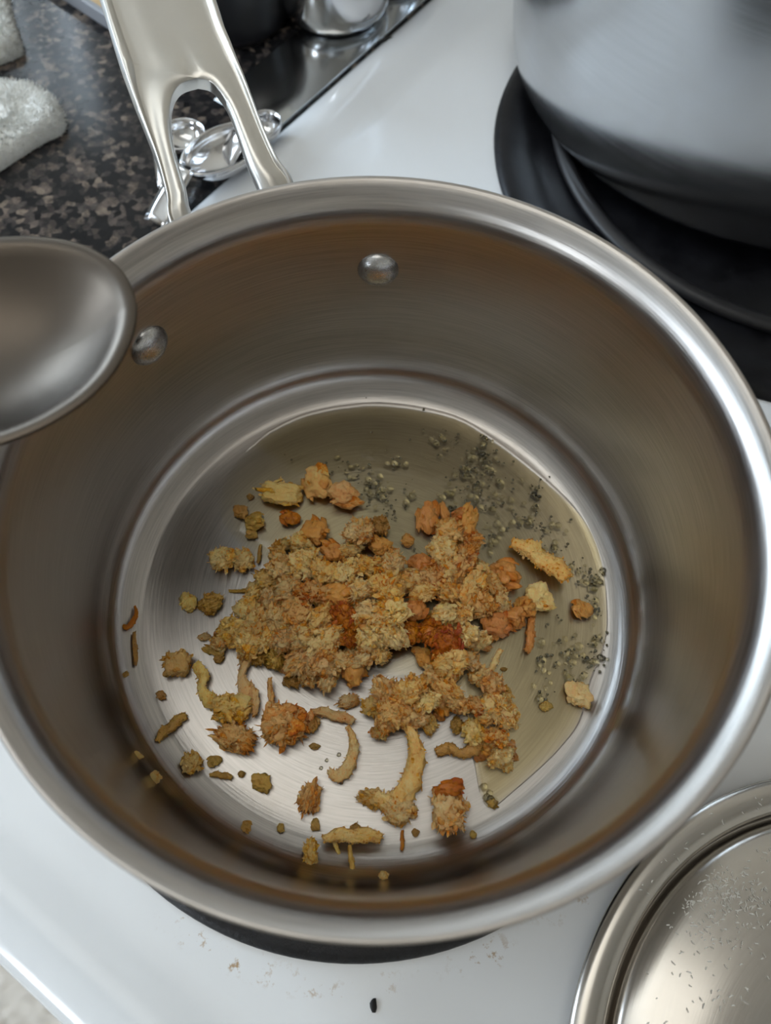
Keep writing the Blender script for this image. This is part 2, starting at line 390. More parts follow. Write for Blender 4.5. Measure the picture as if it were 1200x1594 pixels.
# pans are raised rims laid on the enamel
d1 = lathe('drip_pan', ring_prof(.1212, .108, .0028, -.0008), 128, BLACK_PAN, None, (b1.x, b1.y, SZ+.0003)); part(d1, stove)
d1['label'] = 'speckled glossy black drip pan under the saucepan'
d2 = lathe('drip_pan', [(.164, 0), (.1635, .002), (.160, .0034), (.148, .0036), (.143, .0012), (.138, .0008), (0, .0008)], 128, BLACK_SMOOTH, None, (b2.x, b2.y, SZ+.0003)); part(d2, stove)
d2['label'] = 'wide black burner ring under the stockpot'
v, f = [], []
def coil(center, R, turns, rad, z, parent, gap):
    ps = [Vector((center.x+(R-gap*i/48)*math.cos(2*PI*i/48), center.y+(R-gap*i/48)*math.sin(2*PI*i/48), z)) for i in range(int(48*turns)+1)]
    v, f = tube_data(ps, rad, 8, flat=.9); return part(link('burner_coil', mesh('c', v, f), COIL), parent)
coil(b1, .088, 4.5, .0036, SZ+.0047, stove, .016)
b2c = P2 @ Vector((.239, .268, 0))
lathe_c = lathe('burner_ring', arc(.1355, .0045, .0045, .0032, 0, 360, 12)[:-1], 128, COIL, None, (b2c.x, b2c.y, SZ+.0038-.0045+.0001), closed=True); part(lathe_c, stove)
coil(P2 @ Vector((.235, .30, 0)), .118, 5.2, .0036, SZ+.0042, stove, .018)
# crack and burnt chip on the side lip
def blob(name, c, s, m, parent=None, seed=0, amp=.35, sub=2):
    bm = bmesh.new(); bmesh.ops.create_icosphere(bm, subdivisions=sub, radius=1)
    off = Vector((seed*3.1, seed*1.7, seed))
    for v in bm.verts:
        k = 1+amp*noise.noise(v.co*1.6+off)+amp*.5*noise.noise(v.co*4+off)
        v.co = Vector((v.co.x*k*s[0], v.co.y*k*s[1], v.co.z*k*s[2]))
    me = bpy.data.meshes.new(name); bm.to_mesh(me); bm.free(); o = link(name, me, m, parent); o.location = c; return o
p = at(600, 62, SZ+.0012)
o = blob('burnt_crumb', p, (.0058, .0012, .0010), mat_plain('charred', (.01, .009, .008), .7), seed=3); o.rotation_euler.z = 1.0
tag(o, 'charred flake stuck on the left lip of the stove beside the steel pots', 'crumb')
p = at(581, 1565, SZ+.0004); o = blob('burnt_crumb', p, (.0012, .0020, .0007), bpy.data.materials['charred'], seed=5); o.rotation_euler.z = YAW
tag(o, 'tiny black burnt crumb alone on the white enamel in front of the pan', 'crumb')

# ---------------------------------------------------------------- counter
counter = empty('counter', (-.9, .15, ZF)); tag(counter, 'dark speckled granite counter with oak cabinet left of the stove', 'counter')
CZ = -.0145
part(box('granite_worktop', XL+.01, SX0-.001, SY0-.02, YB-.005, CZ-.03, CZ, GRANITE, bev=.002), counter)
part(box('cabinet', XL+.02, SX0-.012, SY0+.03, YB-.01, ZF, CZ-.031, OAK), counter)
for i in range(3):
    x0 = XL+.03+i*.465
    dd = part(box('cabinet_door', x0, x0+.455, SY0+.012, SY0+.029, ZF+.1, CZ-.06, OAK, bev=.003), counter)

# ---------------------------------------------------------------- saucepan
pan = empty('saucepan', (0, 0, -.0045))
tag(pan, 'open brushed stainless steel saucepan with flared rim and riveted handle', 'saucepan')
inner = [(0, 0), (.03, 0), (.06, 0), (.080, 0), (.0885, 0), (.0905, .0006), (.0935, .0022), (.0968, .0046), (.0995, .0082), (.1010, .0125), (.1017, .018)]
wall = [(.1017+.0006*i/8, .018+(.088-.018)*i/8) for i in range(1, 9)]
lip = [(.1024, .0905), (.1028, .0930), (.1035, .0955), (.1047, .0980), (.1062, .1000), (.1078, .1014), (.1093, .1024), (.1103, .1029), (.1108, .1026), (.1107, .1019), (.1098, .1009), (.1082, .0994), (.1066, .0972), (.1055, .094)]
outer = [(.1049, .090), (.1045, .05), (.1041, .018), (.1030, .010), (.1000, .003), (.0965, -.0008), (.0935, -.0022), (.0930, -.0042), (.0915, -.0047), (0, -.0047)]
body = lathe('pan_body', inner+wall+lip+outer, 256, STEEL_PAN); part(body, pan)
def rivet(az, z, r):
    prof = [(0, .0042), (r*.25, .0040), (r*.5, .0034), (r*.72, .0026), (r*.88, .0016), (r*.97, .0006), (r, -.0004), (r*.96, -.0012)]
    o = lathe('rivet', prof, 48, STEEL_RIVET); d = Vector((math.cos(az), math.sin(az), 0))
    o.rotation_euler = (-d).to_track_quat('Z', 'Y').to_euler(); o.location = d*.1020+Vector((0, 0, z)); part(o, pan); return o
rivet(YAW+math.radians(89.5), .0685, .0077); rivet(YAW+math.radians(139.3), .0698, .0077)

# handle: long flat grip that forks round a teardrop hole into two arms
AZ = YAW+math.radians(114.4); HD = Vector((math.cos(AZ), math.sin(AZ), 0))
HP = HD*.112+Vector((0, 0, .084)); HS = .33; HN = (-HS*HD+Vector((0, 0, 1))).normalized()
Lp = [(262, 341), (257, 300), (243, 245), (224, 195), (206, 150), (194, 118), (182, 85), (168, 40), (158, 5), (138, -60), (115, -150), (100, -205)]
HL = [(297, 322), (288, 285), (272, 235), (264, 190), (266, 150), (280, 127), (306, 118), (270, 45), (250, 0), (228, -62), (198, -152), (186, -207)]
HR = [(407, 290), (388, 250), (372, 205), (356, 162), (338, 134), (324, 122), (306, 118), (270, 45), (250, 0), (228, -62), (198, -152), (186, -207)]
Rp = [(461, 278), (436, 245), (414, 200), (396, 155), (381, 115), (369, 85), (361, 62), (350, 35), (339, 0), (317, -65), (285, -155), (268, -203)]
def hp(p): return on_plane(p[0], p[1], HP, HN)
rows = []
def prep(lst):
    ps = [hp(p) for p in lst]; p0 = ps[0]
    az = math.atan2(p0.y, p0.x); return ps, az
Ls, a1 = prep(Lp); Li, a2 = prep(HL); Ri, a3 = prep(HR); Rs, a4 = prep(Rp)
for s_, a_ in ((Ls, a1), (Li, a2), (Ri, a3), (Rs, a4)):
    d = Vector((math.cos(a_), math.sin(a_), 0))
    s_[0] = d*max(.1125, s_[0].xy.length)+Vector((0, 0, s_[0].z-.002))
    s_.insert(0, d*.1062+Vector((0, 0, .067)))
SUB = 4
HOLE_END = 7
def smooth_line(ps, corner=None):
    return spline(ps, SUB)
# hole edges are splined on their own so the tip of the hole stays round
def hole_line(ps):
    return spline(ps[:HOLE_END+1], SUB)[:-1]+spline(ps[HOLE_END:], SUB)
Ls, Li, Ri, Rs = spline(Ls, SUB), hole_line(Li), hole_line(Ri), spline(Rs, SUB)
US = [0, .04, .10, .15, .19, .30, .5, .72, .88, 1.0]
ZO = [-.0030, .0002, .0006, -.0002, -.0016, -.0018, -.0012, -.0004, -.0004, -.0012]
vs, fs = [], []; nr = len(Ls); nu = len(US)
for i in range(nr):
    closed = i >= HOLE_END*SUB; k = min(1, max(0, (i-HOLE_END*SUB)/3))
    damp = min(1, i/6)
    for A, B in ((Ls, Li), (Rs, Ri)):
        for u, zo in zip(US, ZO):
            z = zo
            if u > .6: z = zo*(1-k)+(-.0013)*k
            # arms become rounder near the pan
            rnd = -.0035*(abs(2*u-1)**2.2)*max(0, 1-i/18)
            vs.append(A[i].lerp(B[i], u)+HN*(z*damp+rnd))
for i in range(nr-1):
    for s_ in (0, 1):
        for q in range(nu-1):
            a = i*2*nu+s_*nu+q; b = a+2*nu
            fs.append((a, a+1, b+1, b) if s_ else (a, b, b+1, a+1))
me = mesh('handle', vs, fs); bm = bmesh.new(); bm.from_mesh(me)
bmesh.ops.remove_doubles(bm, verts=bm.verts, dist=1e-5); bmesh.ops.recalc_face_normals(bm, faces=bm.faces)
bm.normal_update()
if sum((f_.normal.dot(HN) for f_ in bm.faces)) < 0: bmesh.ops.reverse_faces(bm, faces=bm.faces)
base = bm.faces[:]; low = {v: bm.verts.new(v.co-HN*.0058) for v in bm.verts[:]}
bed = [e for e in bm.edges if len(e.link_faces) == 1]
for f_ in base: bm.faces.new([low[v] for v in reversed(f_.verts)])
for e in bed: bm.faces.new([e.verts[0], low[e.verts[0]], low[e.verts[1]], e.verts[1]])
bmesh.ops.recalc_face_normals(bm, faces=bm.faces)
bm.to_mesh(me); bm.free()
handle = link('handle', me, STEEL_HANDLE); part(handle, pan)
md = handle.modifiers.new('round', 'BEVEL'); md.width = .0014; md.segments = 3; md.limit_method = 'ANGLE'; md.angle_limit = .9
# bracket plates against the outside wall, behind each rivet
for az in (89.5, 139.3):
    a0 = YAW+math.radians(az); vs, fs = [], []
    for i in range(13):
        for j in range(9):
            a = a0+(i-6)/6*.115; z = .0692+(j-4)/4*.0125; sq = ((i-6)/6)**4+((j-4)/4)**4
            k = 1/max(1, sq**.25)
            a = a0+(i-6)/6*.115*k; z = .0692+(j-4)/4*.0125*k
            vs.append((.1066*math.cos(a), .1066*math.sin(a), z))
    for i in range(12):
        for j in range(8): fs.append((i*9+j, (i+1)*9+j, (i+1)*9+j+1, i*9+j+1))
    o = link('handle_bracket', mesh('b', vs, fs), STEEL_HANDLE); part(o, pan)
    md = o.modifiers.new('t', 'SOLIDIFY'); md.thickness = .0026; md.offset = 0

# ---------------------------------------------------------------- oil
def P0(u, v, z=0): return at(u, v, z)
oil_px = [(415, 672), (470, 645), (540, 630), (607, 627), (707, 646), (780, 690), (853, 748), (908, 803), (938, 860), (947, 960), (940, 1010), (920, 1060), (903, 1123), (872, 1165), (842, 1195), (800, 1232), (765, 1258),
          (748, 1238), (735, 1180), (715, 1120), (692, 1078), (650, 1060), (590, 1050), (520, 1010), (470, 930), (425, 890), (380, 855), (345, 810), (345, 760), (372, 715)]
c0 = P0(690, 880); ring = spline([P0(*p) for p in oil_px+oil_px[:1]], 5)[:-1]
vs, fs = [], []; NR = 14; OH = .0016
steps = [0, .15, .3, .45, .6, .72, .82, .89, .94, .97, .985, .995, 1.0]
hs = [1, 1, 1, .98, .93, .84, .70, .56, .42, .28, .16, .07, .0]
for s_, h in zip(steps, hs):
    for k, p in enumerate(ring):
        q = c0.lerp(p, s_)
        if p.xy.length > .085: h_ = 1 if s_ < .9 else math.sqrt(max(0, 1-((s_-.9)/.1)**2))
        else: h_ = h
        vs.append((q.x, q.y, OH*h_+.0001))
n = len(ring)
for i in range(len(steps)-1):
    for k in range(n):
        k2 = (k+1) % n; fs.append((i*n+k, (i+1)*n+k, (i+1)*n+k2, i*n+k2))
me = mesh('cooking_oil', vs, fs); bm = bmesh.new(); bm.from_mesh(me); bmesh.ops.remove_doubles(bm, verts=bm.verts, dist=1e-6); bm.to_mesh(me); bm.free()
da = me.attributes.new('depth', 'FLOAT', 'POINT')
for v_ in me.vertices: da.data[v_.index].value = min(1, v_.co.z/OH)
oil = link('cooking_oil', me, OIL); tag(oil, 'thin pool of yellowish clear oil on the right side of the pan bottom', 'oil')

# ---------------------------------------------------------------- fried crumbs
rng = random.Random(11)
def shag(verts, faces, center, n_fib, n_flake, r, rn, pick, thick=.035):
    """fibres and torn flakes standing off the surface points `pick`"""
    for i in range(n_fib):
        p, nrm = rn.choice(pick)
        d = (nrm+Vector((rn.uniform(-1, 1), rn.uniform(-1, 1), rn.uniform(-1, 1)))*.9).normalized()
        side = d.cross(Vector((rn.uniform(-1, 1), rn.uniform(-1, 1), rn.uniform(-1, 1)))).normalized()
        L = r*rn.uniform(.10, .27); w = r*thick*rn.uniform(.6, 1.5); b0 = len(verts)
        bend = side*L*rn.uniform(-.5, .5)
        c1 = p-nrm*r*.05; c2 = p+d*L*.5+bend*.35; c3 = p+d*L+bend
        s2 = d.cross(side)
        for c, k in ((c1, 1.2), (c2, .9)):
            for q in range(3):
                a = 2*PI*q/3; verts.append(c+(side*math.cos(a)+s2*math.sin(a))*w*k)
        verts.append(c3)
        for q in range(3):
            q2 = (q+1) % 3; faces.append((b0+q, b0+q2, b0+3+q2, b0+3+q)); faces.append((b0+3+q, b0+3+q2, b0+6))
    for i in range(n_flake):
        p, nrm = rn.choice(pick)
        a = nrm.cross(Vector((rn.uniform(-1, 1), rn.uniform(-1, 1), rn.uniform(-1, 1)))).normalized(); b = nrm.cross(a)
        a = (a+nrm*rn.uniform(0, 1.0)).normalized()
        L = r*rn.uniform(.18, .42); W = r*rn.uniform(.07, .17); b0 = len(verts); p = p-nrm*.04*r
        cu = rn.uniform(-.5, .5)
        pts = [(0, -.6, 0), (0, .6, 0), (.35, 1.1, cu*.3), (.4, -.9, cu*.1), (.75, .8, cu*.7), (.7, -1.0, cu*.5), (1.05, .2, cu)]
        for x, y, z in pts: verts.append(p+a*L*x+b*W*y+nrm*L*z*.8)
        for t in ((0, 3, 1), (1, 3, 2), (2, 3, 4), (3, 5, 4), (4, 5, 6)):
            faces.append(tuple(b0+q for q in t))
        for x, y, z in pts: verts.append(p+a*L*x*.96+b*W*y*.9+nrm*(L*z*.8-r*.035))
        for t in ((0, 3, 1), (1, 3, 2), (2, 3, 4), (3, 5, 4), (4, 5, 6)):
            faces.append(tuple(b0+7+q for q in reversed(t)))
def lump_mesh(seed, kind):
    """torn crumb: a knobbly core with nubs, curled flakes and fine fibres"""
    rn = random.Random(seed); off = Vector((seed*2.3, seed*5.1, seed*.7))
    A = {'shaggy': (.55, .40, .30, .20), 'wet': (.60, .30, .10, .04), 'block': (.22, .14, .14, .10), 'small': (.5, .4, .25, .15)}[kind]
    verts, faces, pick = [], [], []
    def ball(c, r, sub, amps, sq=(1, 1, 1), tilt=None):
        bm = bmesh.new(); bmesh.ops.create_icosphere(bm, subdivisions=sub, radius=1); o2 = off+c*3.7
        for v in bm.verts:
            d = v.co.copy()
            if kind == 'block' and sub > 3:
                m_ = max(abs(d.x), abs(d.y), abs(d.z)); d = d.lerp(d/m_*.85, .75)
            k = 1+amps[0]*noise.noise(d*1.1+o2)+amps[1]*(.6-2*abs(noise.noise(d*2.6+o2)))+amps[2]*noise.noise(d*6+o2)+amps[3]*(.5-2*abs(noise.noise(d*13+o2)))
            d = Vector((d.x*sq[0], d.y*sq[1], d.z*sq[2]))*k*r
            if tilt: d = tilt @ d
            v.co = c+d
        bm.normal_update(); b = len(verts)
        verts.extend(v.co.copy() for v in bm.verts); faces.extend(tuple(b+v.index for v in f.verts) for f in bm.faces)
        pick.extend((v.co.copy(), v.normal.copy()) for v in bm.verts if v.co.z > -.5); bm.free()
    sx, sy = rn.uniform(.8, 1.1), rn.uniform(.65, 1.0)
    ball(Vector((0, 0, 0)), .80 if kind != 'shaggy' else .66, 4, A, (sx, sy, .8))
    nn = {'shaggy': 64, 'wet': 6, 'block': 34, 'small': 24}[kind]
    for i in range(nn):
        a = rn.uniform(0, 2*PI); z = rn.uniform(-.3, .85); h = math.sqrt(1-z*z)
        rr = rn.uniform(.55, .88); c = Vector((math.cos(a)*h*sx*rr, math.sin(a)*h*sy*rr, z*.75*rr))
        tilt = Matrix.Rotation(rn.uniform(0, PI), 3, 'X') @ Matrix.Rotation(rn.uniform(0, PI), 3, 'Z')
        ball(c, rn.uniform(.07, .22) if kind != 'wet' else rn.uniform(.15, .35), 1 if kind == 'shaggy' and i % 3 else 2, (.5, .5, .3, .2), (rn.uniform(1, 2.0), rn.uniform(.5, 1), rn.uniform(.5, .9)), tilt)
    nf, nk = {'shaggy': (420, 60), 'wet': (6, 6), 'block': (160, 50), 'small': (50, 40)}[kind]
    shag(verts, faces, None, nf, nk, 1.0 if kind == 'shaggy' else .7, rn, pick, .03)
    mx = max(math.hypot(v.x, v.y) for v in verts[:2562])*(1.12 if kind == 'shaggy' else 1)
    return mesh(kind+'_crumb', [v/mx for v in verts], faces)
def strand_mesh(seed, pts, rads, hairs=210, rough=.42):
    """a bent strip of crumb along a 2-D path (unit scale)"""
    rn = random.Random(seed); ps = spline([Vector((x, y, 0)) for x, y in pts], 7); n = 14
    vs, fs = tube_data(ps, lambda t: 1, n, flat=.75)
    out = []; L = len(ps); pick = []
    off = Vector((seed*1.3, seed*.9, 4.2))
    for i, p in enumerate(ps):
        t = i/(L-1)*(len(rads)-1); k = min(int(t), len(rads)-2); r = rads[k]*(1-(t-k))+rads[k+1]*(t-k)
        for q in range(n):
            v = vs[i*n+q]; d = v-p; nn = noise.noise(v*2.2+off)*.5+noise.noise(v*7+off)*.4
            x = p+Vector((d.x*r, d.y*r, d.z*r*1.0))*(1+rough*2*nn); out.append(x); pick.append((x, d.normalized()))
    shag(out, fs, None, hairs, hairs//2, .34, rn, pick, .06)
    return mesh('strip_crumb', out, fs)
SHAG = [lump_mesh(s, 'shaggy') for s in range(1, 11)]
WETM = [lump_mesh(s, 'wet') for s in range(21, 27)]
BLOCK = [lump_mesh(s, 'block') for s in range(31, 34)]
SMALL = [lump_mesh(s, 'small') for s in range(41, 45)]
CRESC = strand_mesh(5, [(.25, 1.0), (.55, .45), (.55, -.15), (.2, -.7), (-.3, -.95), (-.7, -.75)], [.10, .22, .30, .30, .24, .12])
CHAIN = strand_mesh(6, [(-.9, 1.0), (-.4, .6), (-.35, .1), (.1, -.3), (.6, -.4), (.9, -.9)], [.16, .28, .18, .30, .22, .12])
STALK = strand_mesh(7, [(-.15, 1.0), (-.12, .5), (0, 0), (.1, -.6), (.1, -1.0)], [.16, .20, .26, .24, .14])
FLAKE = strand_mesh(8, [(-1.0, .1), (-.5, .25), (0, .15), (.5, .2), (1.0, .05)], [.14, .34, .28, .36, .16])
meshes_mat = {}
def with_mat(me, m):
    k = (me.name, m.name)
    if k not in meshes_mat:
        c = me.copy(); c.materials.clear(); c.materials.append(m)
        for p in c.polygons: p.use_smooth = True
        meshes_mat[k] = c
    return meshes_mat[k]
def floor_z(r):
    pr_ = inner
    for (r0, z0), (r1, z1) in zip(pr_, pr_[1:]):
        if r <= r1: return z0+(z1-z0)*(r-r0)/max(1e-9, r1-r0)
    return .018
def crumb(me, m, u, v, su, sv, ang=0, h=None, z0=None, label=None, group=None, name='fried_crumb', tilt=.15, sink=.82):
    """ang turns the piece in the photograph's sense; su, sv are half sizes across and along the photo"""
    p = at(u, v, z0 if z0 is not None else .001)
    if z0 is None:
        fz = floor_z(p.xy.length)
        for _ in range(3): p = at(u, v, fz); fz = floor_z(p.xy.length)
    dist = (p-CC).length; k = dist/F
    a, b = su*k, sv*k*1.12; h = h if h is not None else min(a, b)*.75
    o = bpy.data.objects.new(name, with_mat(me, m)); COL.objects.link(o)
    o.scale = (a, b, h); o.rotation_euler = (rng.uniform(-tilt, tilt), rng.uniform(-tilt, tilt), YAW+math.radians(ang))
    base = (z0 if z0 is not None else floor_z(p.xy.length)); p = at(u, v, base+h*.4)
    p.z = base+h*sink*.8
    o.location = p
    tag(o, label, 'crumb', group); return o

# pieces lying apart from the heap, each where the photograph shows it
def rs(lst): return rng.choice(lst)
APART = [
 (BLOCK[0], YELLOW, 277, 1035, 23, 24, 8, 'squarish pale yellow crumb with a flat top, far left of the heap'),
 (CHAIN, YELLOW, 325, 1078, 26, 28, -8, 'stringy chain of pale yellow bits right of the squarish crumb'),
 (SHAG[1], YELLOW, 360, 1103, 34, 26, 0, 'fluffy pale yellow chunk left of the round orange stalked one'),
 (SHAG[2], ORANGE, 367, 1150, 40, 25, -20, 'browned knobbly chunk touching the underside of the fluffy yellow one'),
 (SHAG[3], ORANGE, 443, 1128, 40, 40, 0, 'large round orange crumb with a stalk, below the left side of the heap'),
 (SMALL[0], OLIVE, 484, 1127, 15, 18, 0, 'pale flap of crumb clinging right of the large round orange one'),
 (SMALL[1], OLIVE, 489, 1162, 9, 6, 0, 'small smooth oval crumb just below the large round orange one'),
 (CHAIN, TAN, 385, 1062, 24, 38, -12, 'ragged brownish chain hanging off the lower left of the heap'),
 (SMALL[2], YELLOW, 293, 938, 15, 14, 20, 'small yellow tuft, leftmost on the flat bottom above the squarish crumb'),
 (SHAG[4], OLIVE, 329, 941, 21, 18, 30, 'ragged olive tan tuft between the small yellow tuft and the heap'),
 (CRESC, RED, 204, 961, 11, 13, 0, 'brown curled crumb on the left edge of the pan bottom'),
 (STALK, OLIVE, 211, 1010, 11, 19, 5, 'narrow pale sliver on the left curve of the pan bottom under the brown curl'),
 (SMALL[3], OLIVE, 196, 1050, 5, 5, 0, 'speck sized crumb on the left curve below the pale sliver'),
 (WETM[0], OLIVE, 250, 1082, 10, 8, 0, 'small greenish soaked crumb below the squarish crumb'),
 (FLAKE, OLIVE, 270, 1135, 22, 17, 48, 'olive splinter shaped crumb slanting up to the right near the left rim'),
 (SHAG[5], YELLOW, 300, 1187, 17, 18, 0, 'round fluffy yellow crumb with a tiny tail, lower left of the pan'),
 (WETM[1], OLIVE, 334, 1185, 10, 11, 20, 'grey green soaked bit right of the round fluffy yellow crumb'),
 (FLAKE, OLIVE, 344, 1210, 14, 10, -5, 'thin dark sliver lying below the grey green soaked bit'),
 (SMALL[0], OLIVE, 376, 1205, 6, 6, 0, 'tiny dark dot of crumb left of the soaked crumb in a clear bubble'),
 (WETM[2], OLIVE, 407, 1219, 15, 14, 0, 'soaked grey green crumb caught in a clear bubble, lower left'),
 (SMALL[1], YELLOW, 213, 1176, 10, 7, -20, 'pale crumb highest up the lower left wall curve'),
 (SMALL[2], YELLOW, 241, 1211, 12, 9, -10, 'yellow crumb on the lower left wall curve under the pale one'),
 (SHAG[6], ORANGE, 482, 1243, 21, 36, -10, 'tall orange brown crumb tapering to the left foot, lower middle'),
 (WETM[3], OLIVE, 384, 1287, 8, 9, 0, 'brownish soaked cube, lowest at the left near the wall'),
 (BLOCK[1], OLIVE, 437, 1289, 6, 8, 0, 'tiny golden cube between two soaked bits near the front wall'),
 (WETM[4], OLIVE, 491, 1283, 8, 9, 0, 'soaked dull bit under the tall orange brown crumb'),
 (FLAKE, YELLOW, 549, 1308, 35, 22, 2, 'flat wide yellow flake near the front wall of the pan'),
 (STALK, YELLOW, 523, 1317, 9, 13, 15, 'little yellow side chip at the left end of the flat wide flake'),
 (SMALL[3], OLIVE, 553, 1290, 9, 8, 0, 'brown knob above the flat wide yellow flake'),
 (STALK, OLIVE, 547, 1340, 12, 16, 0, 'brown two lobed drip shaped crumb under the flat wide flake'),
 (SHAG[7], YELLOW, 484, 1327, 14, 18, 0, 'pale yellow knobbly crumb closest to the front wall at the left'),
 (SMALL[0], YELLOW, 597, 1363, 8, 8, 0, 'tiny pale star shaped crumb, frontmost of all in the pan'),
 (STALK, RED, 626, 1308, 9, 10, -10, 'dark brown seed shaped crumb near the front wall'),
 (SMALL[1], OLIVE, 646, 1296, 6, 7, 0, 'small brown angular bit right of the seed shaped crumb'),
 (CRESC, YELLOW, 618, 1188, 40, 44, 0, 'big curved yellow crumb like a hook in the lower middle'),
 (SHAG[8], YELLOW, 582, 1244, 29, 18, -5, 'pale yellow lobe at the left foot of the big hooked crumb'),
 (SHAG[9], TAN, 621, 1262, 27, 25, 0, 'tan lobe with golden gloss at the right foot of the big hooked crumb'),
 (SHAG[0], TAN, 697, 1260, 33, 36, 0, 'large tan chunk with a brown glazed top, lower right of the heap'),
 (WETM[5], RED, 697, 1228, 24, 14, 8, 'glazed reddish cap lying on the large tan chunk, lower right'),
 (SMALL[2], OLIVE, 736, 1299, 6, 5, 0, 'single round dot of crumb below the large tan chunk with the glazed top'),
 (WETM[0], OLIVE, 765, 1250, 11, 8, 0, 'dull grey crumb in foam at the front edge of the oil'),
 (CRESC, TAN, 533, 1170, 24, 28, 0, 'orange tan crescent crumb, tail curling left, below the heap'),
 (FLAKE, TAN, 517, 1118, 28, 17, -12, 'flat golden flake above the crescent crumb'),
 (SHAG[2], TAN, 543, 1092, 21, 13, 12, 'pinkish flake tucked under the front edge of the heap'),
 (WETM[1], WET, 905, 950, 15, 21, 0, 'lone orange crumb standing in the oil, rightmost of all'),
 (WETM[2], TAN, 899, 1082, 20, 20, 0, 'soaked tan crumb against the right curve of the pan'),
 (SMALL[3], OLIVE, 849, 1100, 11, 8, 0, 'small flat crumb left of the soaked tan one by the right curve'),
 (FLAKE, ORANGE, 836, 878, 42, 34, -38, 'long orange brown slice lying aslant in the oil'),
 (WETM[3], WET, 786, 895, 24, 26, 20, 'smooth orange lump in the oil left of the long slice'),
 (WETM[4], TAN, 838, 930, 26, 24, 0, 'dimpled tan lump in the oil under the long slice'),
 (STALK, WET, 825, 988, 20, 22, -20, 'short orange tail reaching into the oil below the dimpled lump'),
 (STALK, TAN, 770, 1030, 16, 15, -40, 'small forked golden bit on the right edge of the heap'),
 (SMALL[0], OLIVE, 784, 1042, 6, 4, 0, 'tiny brown dash right of the small forked golden bit'),
 (CHAIN, OLIVE, 724, 1165, 26, 26, 60, 'brown ragged tail hanging from the lower right of the heap'),
 (BLOCK[2], YELLOW, 437, 770, 38, 22, -5, 'pale flat topped crumb at the upper left of the heap'),
 (WETM[5], ORANGE, 492, 755, 24, 34, 15, 'upright pinkish orange lobe of the crumb highest in the heap'),
 (WETM[0], ORANGE, 532, 772, 34, 25, 10, 'wide pinkish orange lobe right of the upright one, top of the heap'),
 (WETM[1], RED, 451, 808, 15, 18, 0, 'dark red glossy crumb under the pale flat topped one'),
 (SMALL[1], OLIVE, 389, 774, 6, 6, 0, 'tiny brown dot left of the pale flat topped crumb'),
 (WETM[2], OLIVE, 375, 798, 12, 12, 0, 'round soaked bit, farthest left beside the upper part of the heap'),
 (WETM[3], OLIVE, 397, 812, 16, 14, 30, 'soaked yellow brown bit right of the round soaked one'),
 (WETM[4], OLIVE, 392, 831, 11, 9, 0, 'small soaked bit under the two soaked ones at the upper left'),
 (SHAG[3], TAN, 348, 872, 24, 24, 20, 'shaggy tan crumb, upper left outpost of the heap'),
 (SHAG[5], TAN, 380, 873, 18, 22, 0, 'shaggy yellowish crumb between the upper left outpost and the heap'),
 (STALK, OLIVE, 404, 863, 9, 12, -10, 'thin dark sliver standing between the outpost and the heap'),
 (STALK, OLIVE, 383, 920, 10, 20, 85, 'olive twig shaped crumb pointing left from the heap'),
 (WETM[5], WET, 664, 808, 19, 32, -8, 'smooth upright orange lump at the top edge of the oil'),
 (WETM[0], WET, 690, 800, 12, 24, 8, 'slim orange lump right of the smooth upright one'),
 (SMALL[2], WET, 634, 842, 12, 10, 0, 'small amber knob left of the smooth upright orange lump'),
 (SMALL[3], TAN, 318, 992, 11, 7, 0, 'small oval brown bit off the left end of the heap'),
 (WETM[1], OLIVE, 332, 1014, 17, 9, -20, 'soaked brown pair of bits under the left end of the heap'),
 (SMALL[0], OLIVE, 341, 1026, 9, 9, 0, 'round brown bit below the soaked pair at the left'),
]
for k, (me, m, u, v, su, sv, ang, lab) in enumerate(APART):
    h = None
    z0 = .0045 if 'cap lying' in lab else None
    crumb(me, m, u, v, su*1.17, sv*1.17, ang, h=h, z0=z0, label=lab)
# stalk of the round orange crumb
o = crumb(STALK, ORANGE, 422, 1084, 17, 24, 0, h=.003, z0=.003, label='upright orange stalk of the large round crumb below the heap'); 

